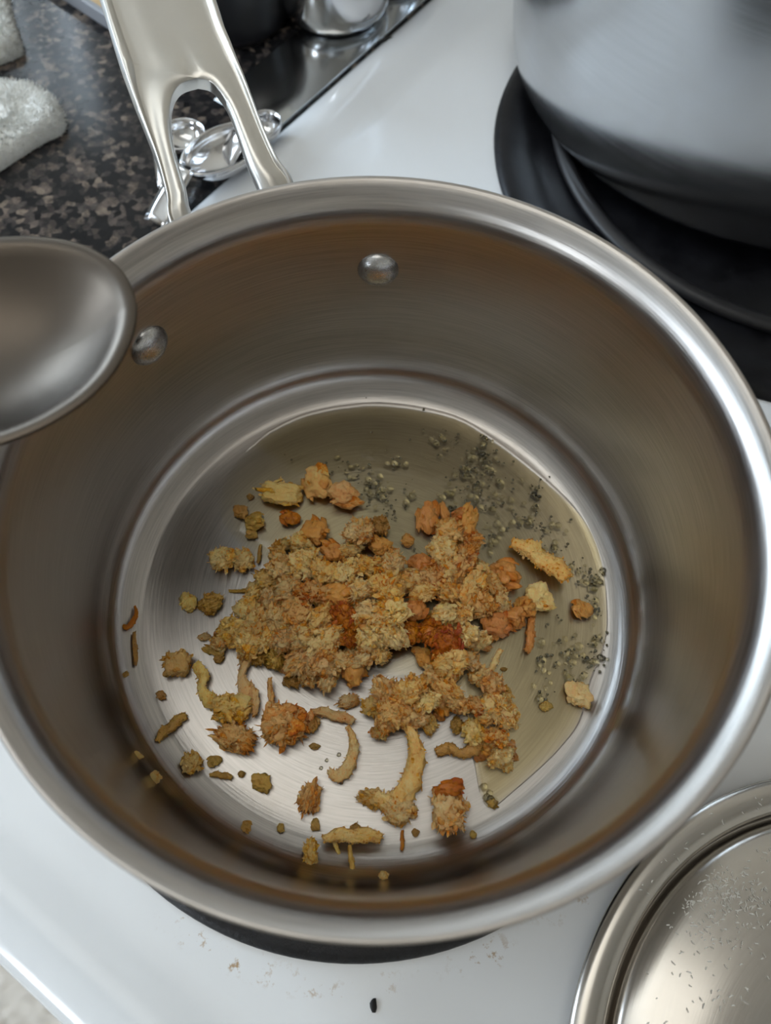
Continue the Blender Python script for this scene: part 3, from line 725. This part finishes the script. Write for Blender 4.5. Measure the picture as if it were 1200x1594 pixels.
# the heap: crumbs piled two to three deep, heaviest in the middle
HEAP = [  # u, v, half size, tone, height of the layer (mm)
 (490, 830, 27, 'w', 1), (470, 850, 22, 't', 2), (432, 862, 22, 'y', 1), (560, 832, 30, 't', 4), (592, 820, 20, 'l', 0), (545, 858, 20, 't', 4), (590, 850, 20, 'w', 1),
 (520, 862, 24, 'w', 2), (440, 888, 26, 't', 3), (475, 882, 30, 't', 7), (508, 895, 26, 'o', 8), (415, 905, 22, 'y', 1), (540, 895, 28, 't', 8), (575, 885, 30, 'o', 8), (612, 880, 28, 't', 7),
 (450, 920, 30, 't', 8), (487, 925, 30, 'o', 11), (420, 938, 24, 't', 4), (395, 925, 18, 't', 1), (525, 930, 28, 'w', 9), (560, 925, 32, 't', 13), (600, 920, 34, 'o', 13), (640, 905, 26, 't', 8), (655, 880, 22, 'w', 5), (660, 925, 28, 'o', 10),
 (388, 955, 24, 't', 3), (362, 985, 26, 'y', 2), (345, 1000, 20, 't', 0), (400, 975, 26, 't', 5), (430, 965, 26, 't', 7), (465, 955, 28, 'o', 10), (500, 965, 30, 'o', 13), (538, 965, 30, 'r', 13), (575, 960, 32, 't', 15), (612, 955, 32, 't', 15), (645, 950, 24, 'w', 10),
 (385, 1005, 26, 't', 3), (415, 1000, 26, 't', 4), (440, 1000, 26, 't', 6), (472, 995, 28, 't', 9), (508, 1000, 32, 't', 12), (545, 995, 26, 'r', 10), (580, 995, 28, 't', 13), (612, 990, 30, 't', 12), (640, 985, 22, 'r', 8),
 (405, 1025, 18, 'l', 0), (430, 1028, 20, 'l', 1), (465, 1030, 26, 't', 5), (500, 1035, 30, 't', 9), (530, 1030, 24, 't', 7), (560, 1030, 24, 't', 6), (590, 1020, 24, 't', 7), (480, 1055, 22, 't', 3), (510, 1058, 24, 't', 4), (550, 1050, 22, 'w', 3), (455, 1060, 16, 'l', 0),
 (700, 830, 28, 'o', 5), (728, 815, 26, 'w', 4), (735, 845, 26, 'o', 6), (690, 860, 28, 't', 7), (722, 875, 30, 'o', 9), (700, 890, 28, 't', 9), (745, 885, 20, 't', 5), (675, 900, 28, 'o', 9),
 (735, 920, 32, 'p', 8), (700, 925, 30, 'o', 9), (765, 915, 24, 'o', 4), (750, 945, 28, 'p', 7), (780, 945, 24, 't', 3), (800, 960, 26, 'w', 1), (820, 945, 20, 'w', 1), (772, 975, 24, 'w', 2), (720, 955, 28, 't', 8), (690, 960, 26, 't', 8),
 (670, 985, 26, 'r', 7), (695, 1005, 32, 'r', 9), (722, 990, 28, 't', 8), (745, 1000, 20, 't', 4), (700, 1035, 30, 'o', 8), (660, 1025, 18, 'w', 2), (730, 1030, 22, 't', 5), (675, 1055, 22, 't', 3),
 (600, 1078, 28, 't', 6), (580, 1100, 20, 'y', 2), (635, 1080, 30, 'o', 8), (662, 1095, 28, 't', 7), (610, 1110, 32, 'o', 6), (598, 1128, 24, 'o', 4), (640, 1118, 26, 't', 5), (665, 1125, 20, 'y', 2), (645, 1065, 20, 'o', 6), (695, 1075, 26, 'o', 6), (712, 1095, 22, 'o', 5), (688, 1102, 18, 'w', 2), (625, 1100, 18, 'r', 7),
 (765, 1068, 26, 'o', 5), (745, 1052, 20, 't', 3), (785, 1085, 18, 'y', 1), (740, 1100, 20, 'o', 5), (765, 1100, 24, 't', 5), (785, 1115, 24, 't', 4), (755, 1115, 18, 'o', 4), (770, 1150, 26, 'o', 4), (778, 1180, 24, 't', 3), (757, 1165, 16, 'w', 1), (792, 1165, 14, 'w', 0), (735, 1140, 22, 'y', 1), (710, 1130, 16, 'l', 0),
]
def where(u, v, su, sv, cu, cv):
    return ('upper' if v < cv else 'lower')+' '+('left' if u < cu else 'right')
def sector(u, v):
    if v > 1050 and u > 710: return 'shaggy crumb in the narrow lower right arm of the heap', 'heap crumbs, lower right arm'
    if v > 1045 and u > 560: return 'shaggy crumb in the lower middle of the heap', 'heap crumbs, lower middle cluster'
    if u > 760: return 'smooth soaked crumb at the right end of the heap', 'heap crumbs, soaked right end'
    if u > 650: return 'shaggy crumb in the right half of the heap', 'heap crumbs, right half'
    if v < 870: return 'damp crumb on the upper edge of the heap', 'heap crumbs, upper edge'
    if u < 450: return 'shaggy crumb in the left wing of the heap', 'heap crumbs, left wing'
    if v > 1020: return 'shaggy crumb on the front edge of the heap', 'heap crumbs, front edge'
    return 'fluffy crumb in the high middle of the heap', 'heap crumbs, high middle'
TONE = {'t': (TAN, 'tan'), 'y': (YELLOW, 'yellow'), 'o': (ORANGE, 'golden'), 'r': (RED, 'dark red'), 'w': (WET, 'amber'), 'l': (OLIVE, 'olive'), 'p': (ORANGE, 'pinkish')}
SEC = {}
for u, v, s_, t, hmm in HEAP: SEC.setdefault(sector(u, v)[1], []).append((u, v))
MID = {k: (sorted(a for a, b in q)[len(q)//2], sorted(b for a, b in q)[len(q)//2]) for k, q in SEC.items()}
hn = 0
for u, v, s_, t, hmm in HEAP:
    m, word = TONE[t]; lab, grp = sector(u, v)
    for rep in range(3 if s_ > 21 else 2):
        if rep: uu, vv, ss, zz = u+rng.uniform(-15, 15), v+rng.uniform(-15, 15), s_*rng.uniform(.45, .65), max(0, hmm*.6)
        else: uu, vv, ss, zz = u, v, s_, hmm*.55
        pool = WETM if t in 'w' or (t == 'r' and rep) else SHAG
        a = rng.uniform(0, 360); me = pool[hn % len(pool)]; hn += 1
        q = at(uu, vv, zz*.001)
        # the layer below raises the piece without moving it sideways in the pan
        o = crumb(me, m, uu, vv, ss*rng.uniform(1.1, 1.4), ss*rng.uniform(.85, 1.15), a, h=ss*.00023, z0=zz*.001, tilt=.7, sink=.9,
                  label='%s %s %s, %s side' % ('large' if ss > 27 else 'small' if ss < 17 else 'medium', word, lab, where(uu, vv, 0, 0, *MID[grp])), group=word+' '+grp, name='fried_crumb')

# specks and bubbles in the oil
vs, fs = [], []; rn = random.Random(4)
def add_blob(vs, fs, c, r, h, n=6, seed=0):
    b = len(vs); rr = random.Random(seed)
    for lv, (k, z) in enumerate(((1, 0), (.85, .5), (.45, .9))):
        for i in range(n):
            a = 2*PI*i/n; q = r*k*rr.uniform(.75, 1.15); vs.append((c[0]+q*math.cos(a), c[1]+q*math.sin(a), c[2]+h*z))
    vs.append((c[0], c[1], c[2]+h))
    for l in range(2):
        for i in range(n):
            j = (i+1) % n; fs.append((b+l*n+i, b+l*n+j, b+(l+1)*n+j, b+(l+1)*n+i))
    for i in range(n): fs.append((b+2*n+i, b+2*n+(i+1) % n, b+3*n))
clusters = [(555, 735, 20, 14), (580, 757, 14, 30), (595, 770, 16, 24), (616, 722, 8, 10), (690, 690, 14, 18), (725, 727, 12, 24), (750, 715, 18, 30), (752, 690, 14, 16), (745, 765, 14, 14), (832, 767, 10, 22), (770, 745, 30, 24), (710, 775, 24, 24), (800, 800, 40, 26), (760, 830, 22, 20), (826, 808, 16, 16), (870, 840, 22, 14), (905, 890, 25, 18), (925, 900, 14, 22), (925, 950, 12, 20), (930, 1000, 12, 14), (925, 1030, 14, 20), (880, 1010, 35, 26), (850, 1030, 26, 16), (845, 1080, 12, 8), (660, 750, 60, 10), (900, 1050, 26, 10), (455, 705, 14, 5), (560, 690, 60, 5), (800, 720, 60, 8), (680, 660, 40, 6), (525, 728, 14, 10), (610, 800, 12, 12), (655, 870, 14, 8)]
for k, (u, v, sp, cnt) in enumerate(clusters):
    for i in range(int(cnt*.7)):
        p = at(rn.gauss(u, sp*.6), rn.gauss(v, sp*.7), OH)
        if p.xy.length > .0915: continue
        add_blob(vs, fs, (p.x, p.y, OH-.0002), rn.uniform(.00022, .00075), .0005, 6, k*100+i)
o = link('oil_specks', mesh('oil_specks', vs, fs), SPECK)
tag(o, 'scatter of tiny dark greenish specks floating in the oil', 'specks', kind='stuff')
vs, fs = [], []
for k, (u, v, sp, cnt) in enumerate(clusters[:24]+[(860, 860, 12, 10), (640, 775, 12, 12), (700, 775, 16, 12), (405, 1212, 7, 8), (520, 1195, 30, 8), (765, 1245, 14, 14), (890, 1060, 12, 14)]):
    for i in range(cnt//2):
        p = at(rn.gauss(u, sp*.6), rn.gauss(v, sp*.7), OH)
        if p.xy.length > .0915: continue
        add_blob(vs, fs, (p.x, p.y, (OH if u > 560 else .0002)-.0001), rn.uniform(.0006, .0017), .0006, 10, k*77+i)
o = link('oil_bubbles', mesh('oil_bubbles', vs, fs), BUBBLE)
tag(o, 'tiny clear bubbles clustered round the specks in the oil', 'bubbles', kind='stuff')

# ---------------------------------------------------------------- serving spoon over the left rim
SPZ = .1195
o_px = [(213, 478), (211, 505), (200, 540), (178, 580), (145, 616), (105, 645), (60, 670), (0, 693), (-60, 706), (-120, 704), (-175, 685), (-220, 650), (-250, 605), (-258, 560), (-245, 515), (-215, 472), (-170, 432), (-115, 400), (-55, 380), (0, 372), (55, 371), (110, 378), (150, 393), (182, 415), (203, 444)]
rim_ = spline([at(u, v, SPZ) for u, v in o_px+o_px[:1]], 4)[:-1]
cc = at(-10, 535, SPZ); n = len(rim_); vs = [Vector((cc.x, cc.y, SPZ-.0125))]; fs = []
rho = [.1, .2, .32, .44, .56, .67, .77, .85, .91, .955, .985, 1.0]
for s_ in rho:
    for p in rim_:
        q = cc.lerp(p, s_); e_ = min(1, s_/.93); dz = -.0125*(1-e_**2.3)-(.0006*(s_-.93)/.07 if s_ > .93 else 0)
        vs.append(Vector((q.x, q.y, SPZ+dz)))
for k in range(n): fs.append((0, 1+k, 1+(k+1) % n))
for i in range(len(rho)-1):
    for k in range(n):
        k2 = (k+1) % n; a = 1+i*n; fs.append((a+k, a+n+k, a+n+k2, a+k2))
spoon = empty('serving_spoon', (cc.x, cc.y, SPZ-.014)); tag(spoon, 'large dark steel serving spoon resting across the left rim of the saucepan', 'spoon')
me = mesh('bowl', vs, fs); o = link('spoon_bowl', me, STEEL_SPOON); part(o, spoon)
md = o.modifiers.new('t', 'SOLIDIFY'); md.thickness = .0013; md.offset = -1 if True else 1
md = o.modifiers.new('b', 'BEVEL'); md.width = .0004; md.segments = 2; md.limit_method = 'ANGLE'
neck = [at(-245, 565, SPZ-.001), at(-275, 572, SPZ+.001), at(-330, 585, SPZ+.006), at(-420, 605, SPZ+.010), at(-600, 645, SPZ+.010), at(-800, 690, SPZ+.008), at(-1050, 745, SPZ+.004)]
v, f = tube_data(spline(neck, 6), lambda t: .0052+.003*t, 12, flat=.3)
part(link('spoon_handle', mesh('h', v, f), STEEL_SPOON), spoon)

# ---------------------------------------------------------------- stockpot behind on the right
pc = P2 @ Vector((.2289, .3241, 0))
z0 = SZ+.0082
pot = empty('stockpot', (pc.x, pc.y, z0)); tag(pot, 'large cloudy steel stockpot on the rear burner', 'stockpot')
pr_out = [(0, z0), (.135, z0), (.1435, z0+.001)]+arc(.1435, z0+.058, .0095, .057, -90, 0, 12)[1:]+[(.1545, .085), (.1575, .11), (.1605, .14), (.164, .17), (.167, .172), (.167, .174), (.1625, .174)]
pr_in = [(.160, .16), (.157, .12), (.151, .07), (.140, z0+.006), (0, z0+.004)]
o = lathe('pot_body', pr_out+pr_in, 192, STEEL_POT, None, (pc.x, pc.y, 0)); part(o, pot)
for s_ in (0, 1):
    a = math.radians(115+180*s_); d = Vector((math.cos(a), math.sin(a), 0)); t_ = Vector((-d.y, d.x, 0)); c = Vector((pc.x, pc.y, .13))+d*.159
    v, f = tube_data(spline([c-t_*.05, c-t_*.05+d*.02, c-t_*.03+d*.036, c+t_*.03+d*.036, c+t_*.05+d*.02, c+t_*.05], 6), .0045, 10)
    part(link('loop_handle', mesh('l', v, f), STEEL_SHINY), pot)

# ---------------------------------------------------------------- lid at the front right
lc = P2 @ Vector((.163, -.1727, 0))
lid = empty('lid', (lc.x, lc.y, SZ)); tag(lid, 'round stainless saucepan lid with dusty dome lying on the stove at the front right', 'lid')
lz = -.0035
prof = [(.1058, lz-.0022), (.1062, lz-.0008), (.1055, lz+.0002), (.1035, lz+.0009), (.100, lz+.0010), (.0970, lz+.0004), (.0955, lz-.0010), (.0948, lz-.0045), (.0945, lz-.0080), (.0938, lz-.0088), (.0930, lz-.0082), (.0926, lz-.0045), (.0918, lz-.0022), (.0895, lz-.0006), (.082, lz+.0018), (.065, lz+.0050), (.045, lz+.0075), (.02, lz+.0090), (0, lz+.0092)]
o = lathe('lid_dome', prof, 192, STEEL_LID, None, (lc.x, lc.y, 0)); part(o, lid)
md = o.modifiers.new('t', 'SOLIDIFY'); md.thickness = .0006; md.offset = 0
a = math.radians(60); d = Vector((math.cos(a), math.sin(a), 0)); c = Vector((lc.x, lc.y, lz))
hl = spline([c-d*.036+Vector((0, 0, .0075)), c-d*.034+Vector((0, 0, .022)), c-d*.02+Vector((0, 0, .032)), c+d*.02+Vector((0, 0, .032)), c+d*.034+Vector((0, 0, .022)), c+d*.036+Vector((0, 0, .0075))], 6)
v, f = tube_data(hl, .005, 12, flat=.6); part(link('lid_handle', mesh('lh', v, f), STEEL_HANDLE), lid)
# flour-like lint on the dome
vs, fs = [], []; rn = random.Random(9)
for i in range(420):
    if i < 300: u, v = rn.gauss(1125, 38), rn.gauss(1395, 38)
    else: u, v = rn.uniform(990, 1200), rn.uniform(1240, 1594)
    p = at(u, v, lz+.002); rr = (p.xy-lc.xy).length
    if rr > .104 or .089 < rr < .098: continue
    z = lz+.0012 if rr > .097 else (lambda q: next(z0_+(z1_-z0_)*(q-r0_)/(r1_-r0_) for (r1_, z1_), (r0_, z0_) in zip(prof[12:], prof[13:]) if r0_ <= q <= r1_+.002))(rr)+.00045
    a = rn.uniform(0, PI); L = rn.uniform(.0003, .0010); d = Vector((math.cos(a), math.sin(a), 0))*L; t_ = Vector((-d.y, d.x, 0)).normalized()*.00014
    p = at(u, v, z); b = len(vs)
    vs += [p-d-t_, p-d+t_, p+d*.3+t_+t_*2+Vector((0, 0, .0002)), p+d+Vector((0, 0, .0001))]; fs.append((b, b+1, b+2)); fs.append((b, b+2, b+3))
o = part(link('lint', mesh('lint', vs, fs), mat_plain('lint', (.75, .73, .68), .9)), lid); o['kind'] = 'stuff'; o['label'] = 'fine pale lint and flour specks on the dome'

# ---------------------------------------------------------------- things on the counter
def mspoon(name, u, v, su, sv, ang, z, lab, hdir, hl_=(0, 0), depth=.010):
    c = at(u, v, z); k = (c-CC).length/F; a_, b_ = su*k, sv*k*1.05
    root = empty(name, (c.x, c.y, z-depth)); tag(root, lab, 'measuring spoon', 'measuring spoons behind the pan handle')
    R = Matrix.Rotation(YAW+math.radians(ang), 3, 'Z'); n = 48; vs = [c+Vector((0, 0, -depth))]; fs = []
    rho = [.15, .3, .45, .6, .72, .82, .9, .96, 1.0, 1.06, 1.09]
    for s_ in rho:
        for i in range(n):
            t = 2*PI*i/n; dz = -depth*math.sqrt(max(0, 1-s_**2.6)) if s_ < 1 else (.0003 if s_ < 1.07 else -.0006)
            vs.append(c+R @ Vector((a_*s_*math.cos(t), b_*s_*math.sin(t), 0))+Vector((0, 0, dz)))
    for i in range(n): fs.append((0, 1+i, 1+(i+1) % n))
    for r_ in range(len(rho)-1):
        for i in range(n): fs.append((1+r_*n+i, 1+(r_+1)*n+i, 1+(r_+1)*n+(i+1) % n, 1+r_*n+(i+1) % n))
    o = part(link('spoon_bowl', mesh('sb', vs, fs), STEEL_SHINY), root); md = o.modifiers.new('t', 'SOLIDIFY'); md.thickness = .0008; md.offset = -1
    p0 = c+R @ Vector((-a_*.98, 0, 0)); p1 = at(hdir[0], hdir[1], CZ+.004)
    dd = (p1-p0); sd = Vector((-dd.y, dd.x, 0)).normalized(); vs, fs = [], []
    for i in range(9):
        t = i/8; q = p0.lerp(p1, t); wd = .0050+.0020*t; zz = .0014*math.sin(t*PI)
        vs += [q-sd*wd+Vector((0, 0, zz)), q-sd*wd*.5+Vector((0, 0, zz+.0006)), q+sd*wd*.5+Vector((0, 0, zz+.0006)), q+sd*wd+Vector((0, 0, zz))]
        if i:
            b = (i-1)*4
            for j in range(3): fs.append((b+j, b+j+1, b+j+5, b+j+4))
    o = part(link('spoon_handle', mesh('sh', vs, fs), STEEL_SHINY), root); md = o.modifiers.new('t', 'SOLIDIFY'); md.thickness = .0012; md.offset = -1
mspoon('measuring_spoon', 347, 229, 62, 36, 42, .002, 'shiny oval steel measuring spoon seen through the hole of the pan handle', (243, 350), depth=.0115)
mspoon('measuring_spoon', 283, 208, 30, 27, 30, -.0045, 'pale steel measuring spoon partly behind the left edge of the handle hole', (268, 292), depth=.0085)
mspoon('measuring_spoon', 407, 192, 28, 22, 50, -.0001, 'small steel measuring spoon peeking out right of the pan handle', (352, 250), depth=.009)

# mirror-like tray with three round vessels
t0 = at(437, 200, CZ)
tx0, tx1 = at(392, 110, CZ).x, SX0-.0012
o = box('steel_tray', tx0, tx1, t0.y-.006, t0.y+.30, CZ+.0002, CZ+.0016, STEEL_TRAY, None, .0005)
tag(o, 'flat mirror-like steel tray on the counter along the stove edge', 'tray'); TZ = CZ+.0017
c = at(360, 20, TZ)
jar = empty('black_canister', (c.x, c.y, TZ)); tag(jar, 'round black canister standing on the steel tray right of the pan handle', 'canister')
part(lathe('canister_body', [(0, TZ), (.033, TZ), (.0345, TZ+.0015), (.035, TZ+.004), (.035, TZ+.07), (.033, TZ+.072), (0, TZ+.072)], 96, BLACK_PLASTIC, None, (c.x, c.y, 0)), jar)
part(lathe('canister_lid', [(0, TZ+.072), (.036, TZ+.072), (.0365, TZ+.074), (.036, TZ+.084), (.034, TZ+.086), (0, TZ+.086)], 96, BLACK_PLASTIC, None, (c.x, c.y, 0)), jar)
c = at(520, 12, TZ)
o = lathe('steel_cup', [(0, TZ), (.026, TZ), (.030, TZ+.0015), (.0335, TZ+.006), (.0350, TZ+.013), (.0352, TZ+.03), (.0354, TZ+.10), (.0360, TZ+.102), (.0355, TZ+.1025), (.0346, TZ+.10), (.0342, TZ+.03), (.031, TZ+.005), (0, TZ+.003)], 96, STEEL_SHINY, None, (c.x, c.y, 0))
tag(o, 'tall polished steel cup with bright window streak on the tray behind the stove edge', 'cup')
c = at(606, -38, TZ)
o = lathe('steel_bowl', [(0, TZ), (.021, TZ), (.025, TZ+.001), (.0262, TZ+.004), (.0268, TZ+.012), (.029, TZ+.04), (.031, TZ+.042), (.030, TZ+.043), (.027, TZ+.04), (.025, TZ+.012), (.022, TZ+.004), (0, TZ+.003)], 96, STEEL_SHINY, None, (c.x, c.y, 0))
tag(o, 'small round steel bowl at the top edge next to the tall polished cup', 'bowl')

# towels
def towel(name, px, z, h, lab, seed, cpx):
    rn = random.Random(seed); ring = spline([at(u, v, z) for u, v in px+px[:1]], 5)[:-1]; c = at(*cpx, z); n = len(ring)
    steps = [.0, .08, .16, .24, .32, .40, .48, .56, .64, .72, .79, .85, .90, .94, .97, .99, 1.0, .985]
    vs, fs = [], []
    for j, s_ in enumerate(steps):
        for k, p in enumerate(ring):
            q = c.lerp(p, s_); e = min(1, (1-s_)/.16) if s_ < 1 else 0
            zz = z+h*(1-(1-e)**2.4)**.5*(.85+.3*noise.noise(Vector((q.x*45, q.y*45, seed)))) if j < len(steps)-1 else z-.0005
            if s_ == 1.0: zz = z+h*.10
            vs.append(Vector((q.x, q.y, zz))+Vector((0, 0, .0009*noise.noise(q*500))))
    for i in range(len(steps)-1):
        for k in range(n):
            k2 = (k+1) % n; fs.append((i*n+k, (i+1)*n+k, (i+1)*n+k2, i*n+k2))
    top = len(steps)-1
    # terry loops
    for i in range(5200):
        j = rn.choice(range(5, top+1)); k = rn.randrange(n); p = vs[j*n+k].lerp(vs[(j-1)*n+(k+1) % n], rn.random())
        out = (p-c); out.z = 0; out.normalize(); e = steps[min(j, top-1)]
        d = (Vector((0, 0, 1))*(1.1-.6*e)+out*e*.7+Vector((rn.uniform(-.6, .6), rn.uniform(-.6, .6), rn.uniform(-.2, .4)))).normalized()
        L = rn.uniform(.0011, .0026); sd = d.cross(Vector((rn.uniform(-1, 1), rn.uniform(-1, 1), 0))).normalized()*.00028; b = len(vs)
        vs += [p-sd-d*.0002, p+sd-d*.0002, p+d*L*.6+sd*1.2, p+d*L]; fs.append((b, b+1, b+2)); fs.append((b, b+2, b+3))
    o = link(name, mesh(name, vs, fs), TERRY); tag(o, lab, 'towel')
towel('terry_towel', [(-120, 130), (-50, 140), (0, 143), (55, 146), (85, 160), (101, 186), (99, 208), (72, 222), (42, 240), (0, 268), (-60, 300), (-130, 300), (-160, 220)], CZ+.0002, .011,
      'folded corner of a fluffy white terry towel on the granite at the left edge', 3, (-20, 200))
towel('terry_cloth', [(-90, -60), (-40, -60), (4, -40), (18, 20), (30, 55), (38, 84), (26, 92), (4, 101), (-40, 112), (-90, 100)], CZ+.0002, .014,
      'second fluffy white cloth at the top left corner behind the folded towel', 8, (-30, 20))
# cutting board behind the handle
pA, pB = at(112, -2, CZ+.006), at(200, 55, CZ+.006); ax = (pB-pA); ax.z = 0; L = ax.length; ax.normalize(); ay = Vector((-ax.y, ax.x, 0))
if ay.dot(at(200, -60, CZ)-pA) < 0: ay = -ay
pA = pA-ax*.05; L += .05
board = empty('cutting_board', (pA.x, pA.y, CZ)); tag(board, 'wooden cutting board with a grey rubber edge behind the pan handle at the top left', 'cutting board')
def slab(nm, a0, a1, b0, b1, z0_, z1_, m):
    vs = [pA+ax*a+ay*b+Vector((0, 0, zz-pA.z)) for zz in (z0_, z1_) for a, b in ((a0, b0), (a1, b0), (a1, b1), (a0, b1))]
    o = link(nm, mesh(nm, vs, [(3, 2, 1, 0), (4, 5, 6, 7), (0, 1, 5, 4), (1, 2, 6, 5), (2, 3, 7, 6), (3, 0, 4, 7)]), m, smooth=False); md = o.modifiers.new('b', 'BEVEL'); md.width = .0008; md.segments = 2; part(o, board)
slab('board', .004, L-.004, .004, .11, CZ+.0002, CZ+.0085, BOARD)
slab('rubber_edge', 0, L, 0, .004, CZ+.0002, CZ+.0095, GREY_RUBBER)

# rug on the kitchen floor in front of the stove
vs, fs = [], []; NX, NY = 190, 130; rx0, rx1, ry0, ry1 = -.75, .35, -.95, -.20
for j in range(NY):
    for i in range(NX):
        x = rx0+(rx1-rx0)*i/(NX-1); y = ry0+(ry1-ry0)*j/(NY-1); q = Vector((x*55, y*90, 0))
        edge = min(i, j, NX-1-i, NY-1-j); vs.append((x, y, ZF+.0006+(0 if edge == 0 else .010+.010*abs(noise.noise(q))+.005*noise.noise(q*2.7))))
for j in range(NY-1):
    for i in range(NX-1): fs.append((j*NX+i, j*NX+i+1, (j+1)*NX+i+1, (j+1)*NX+i))
o = link('kitchen_rug', mesh('rug', vs, fs), RUG); tag(o, 'cream textured rug on the floor in front of the stove at the lower left', 'rug')
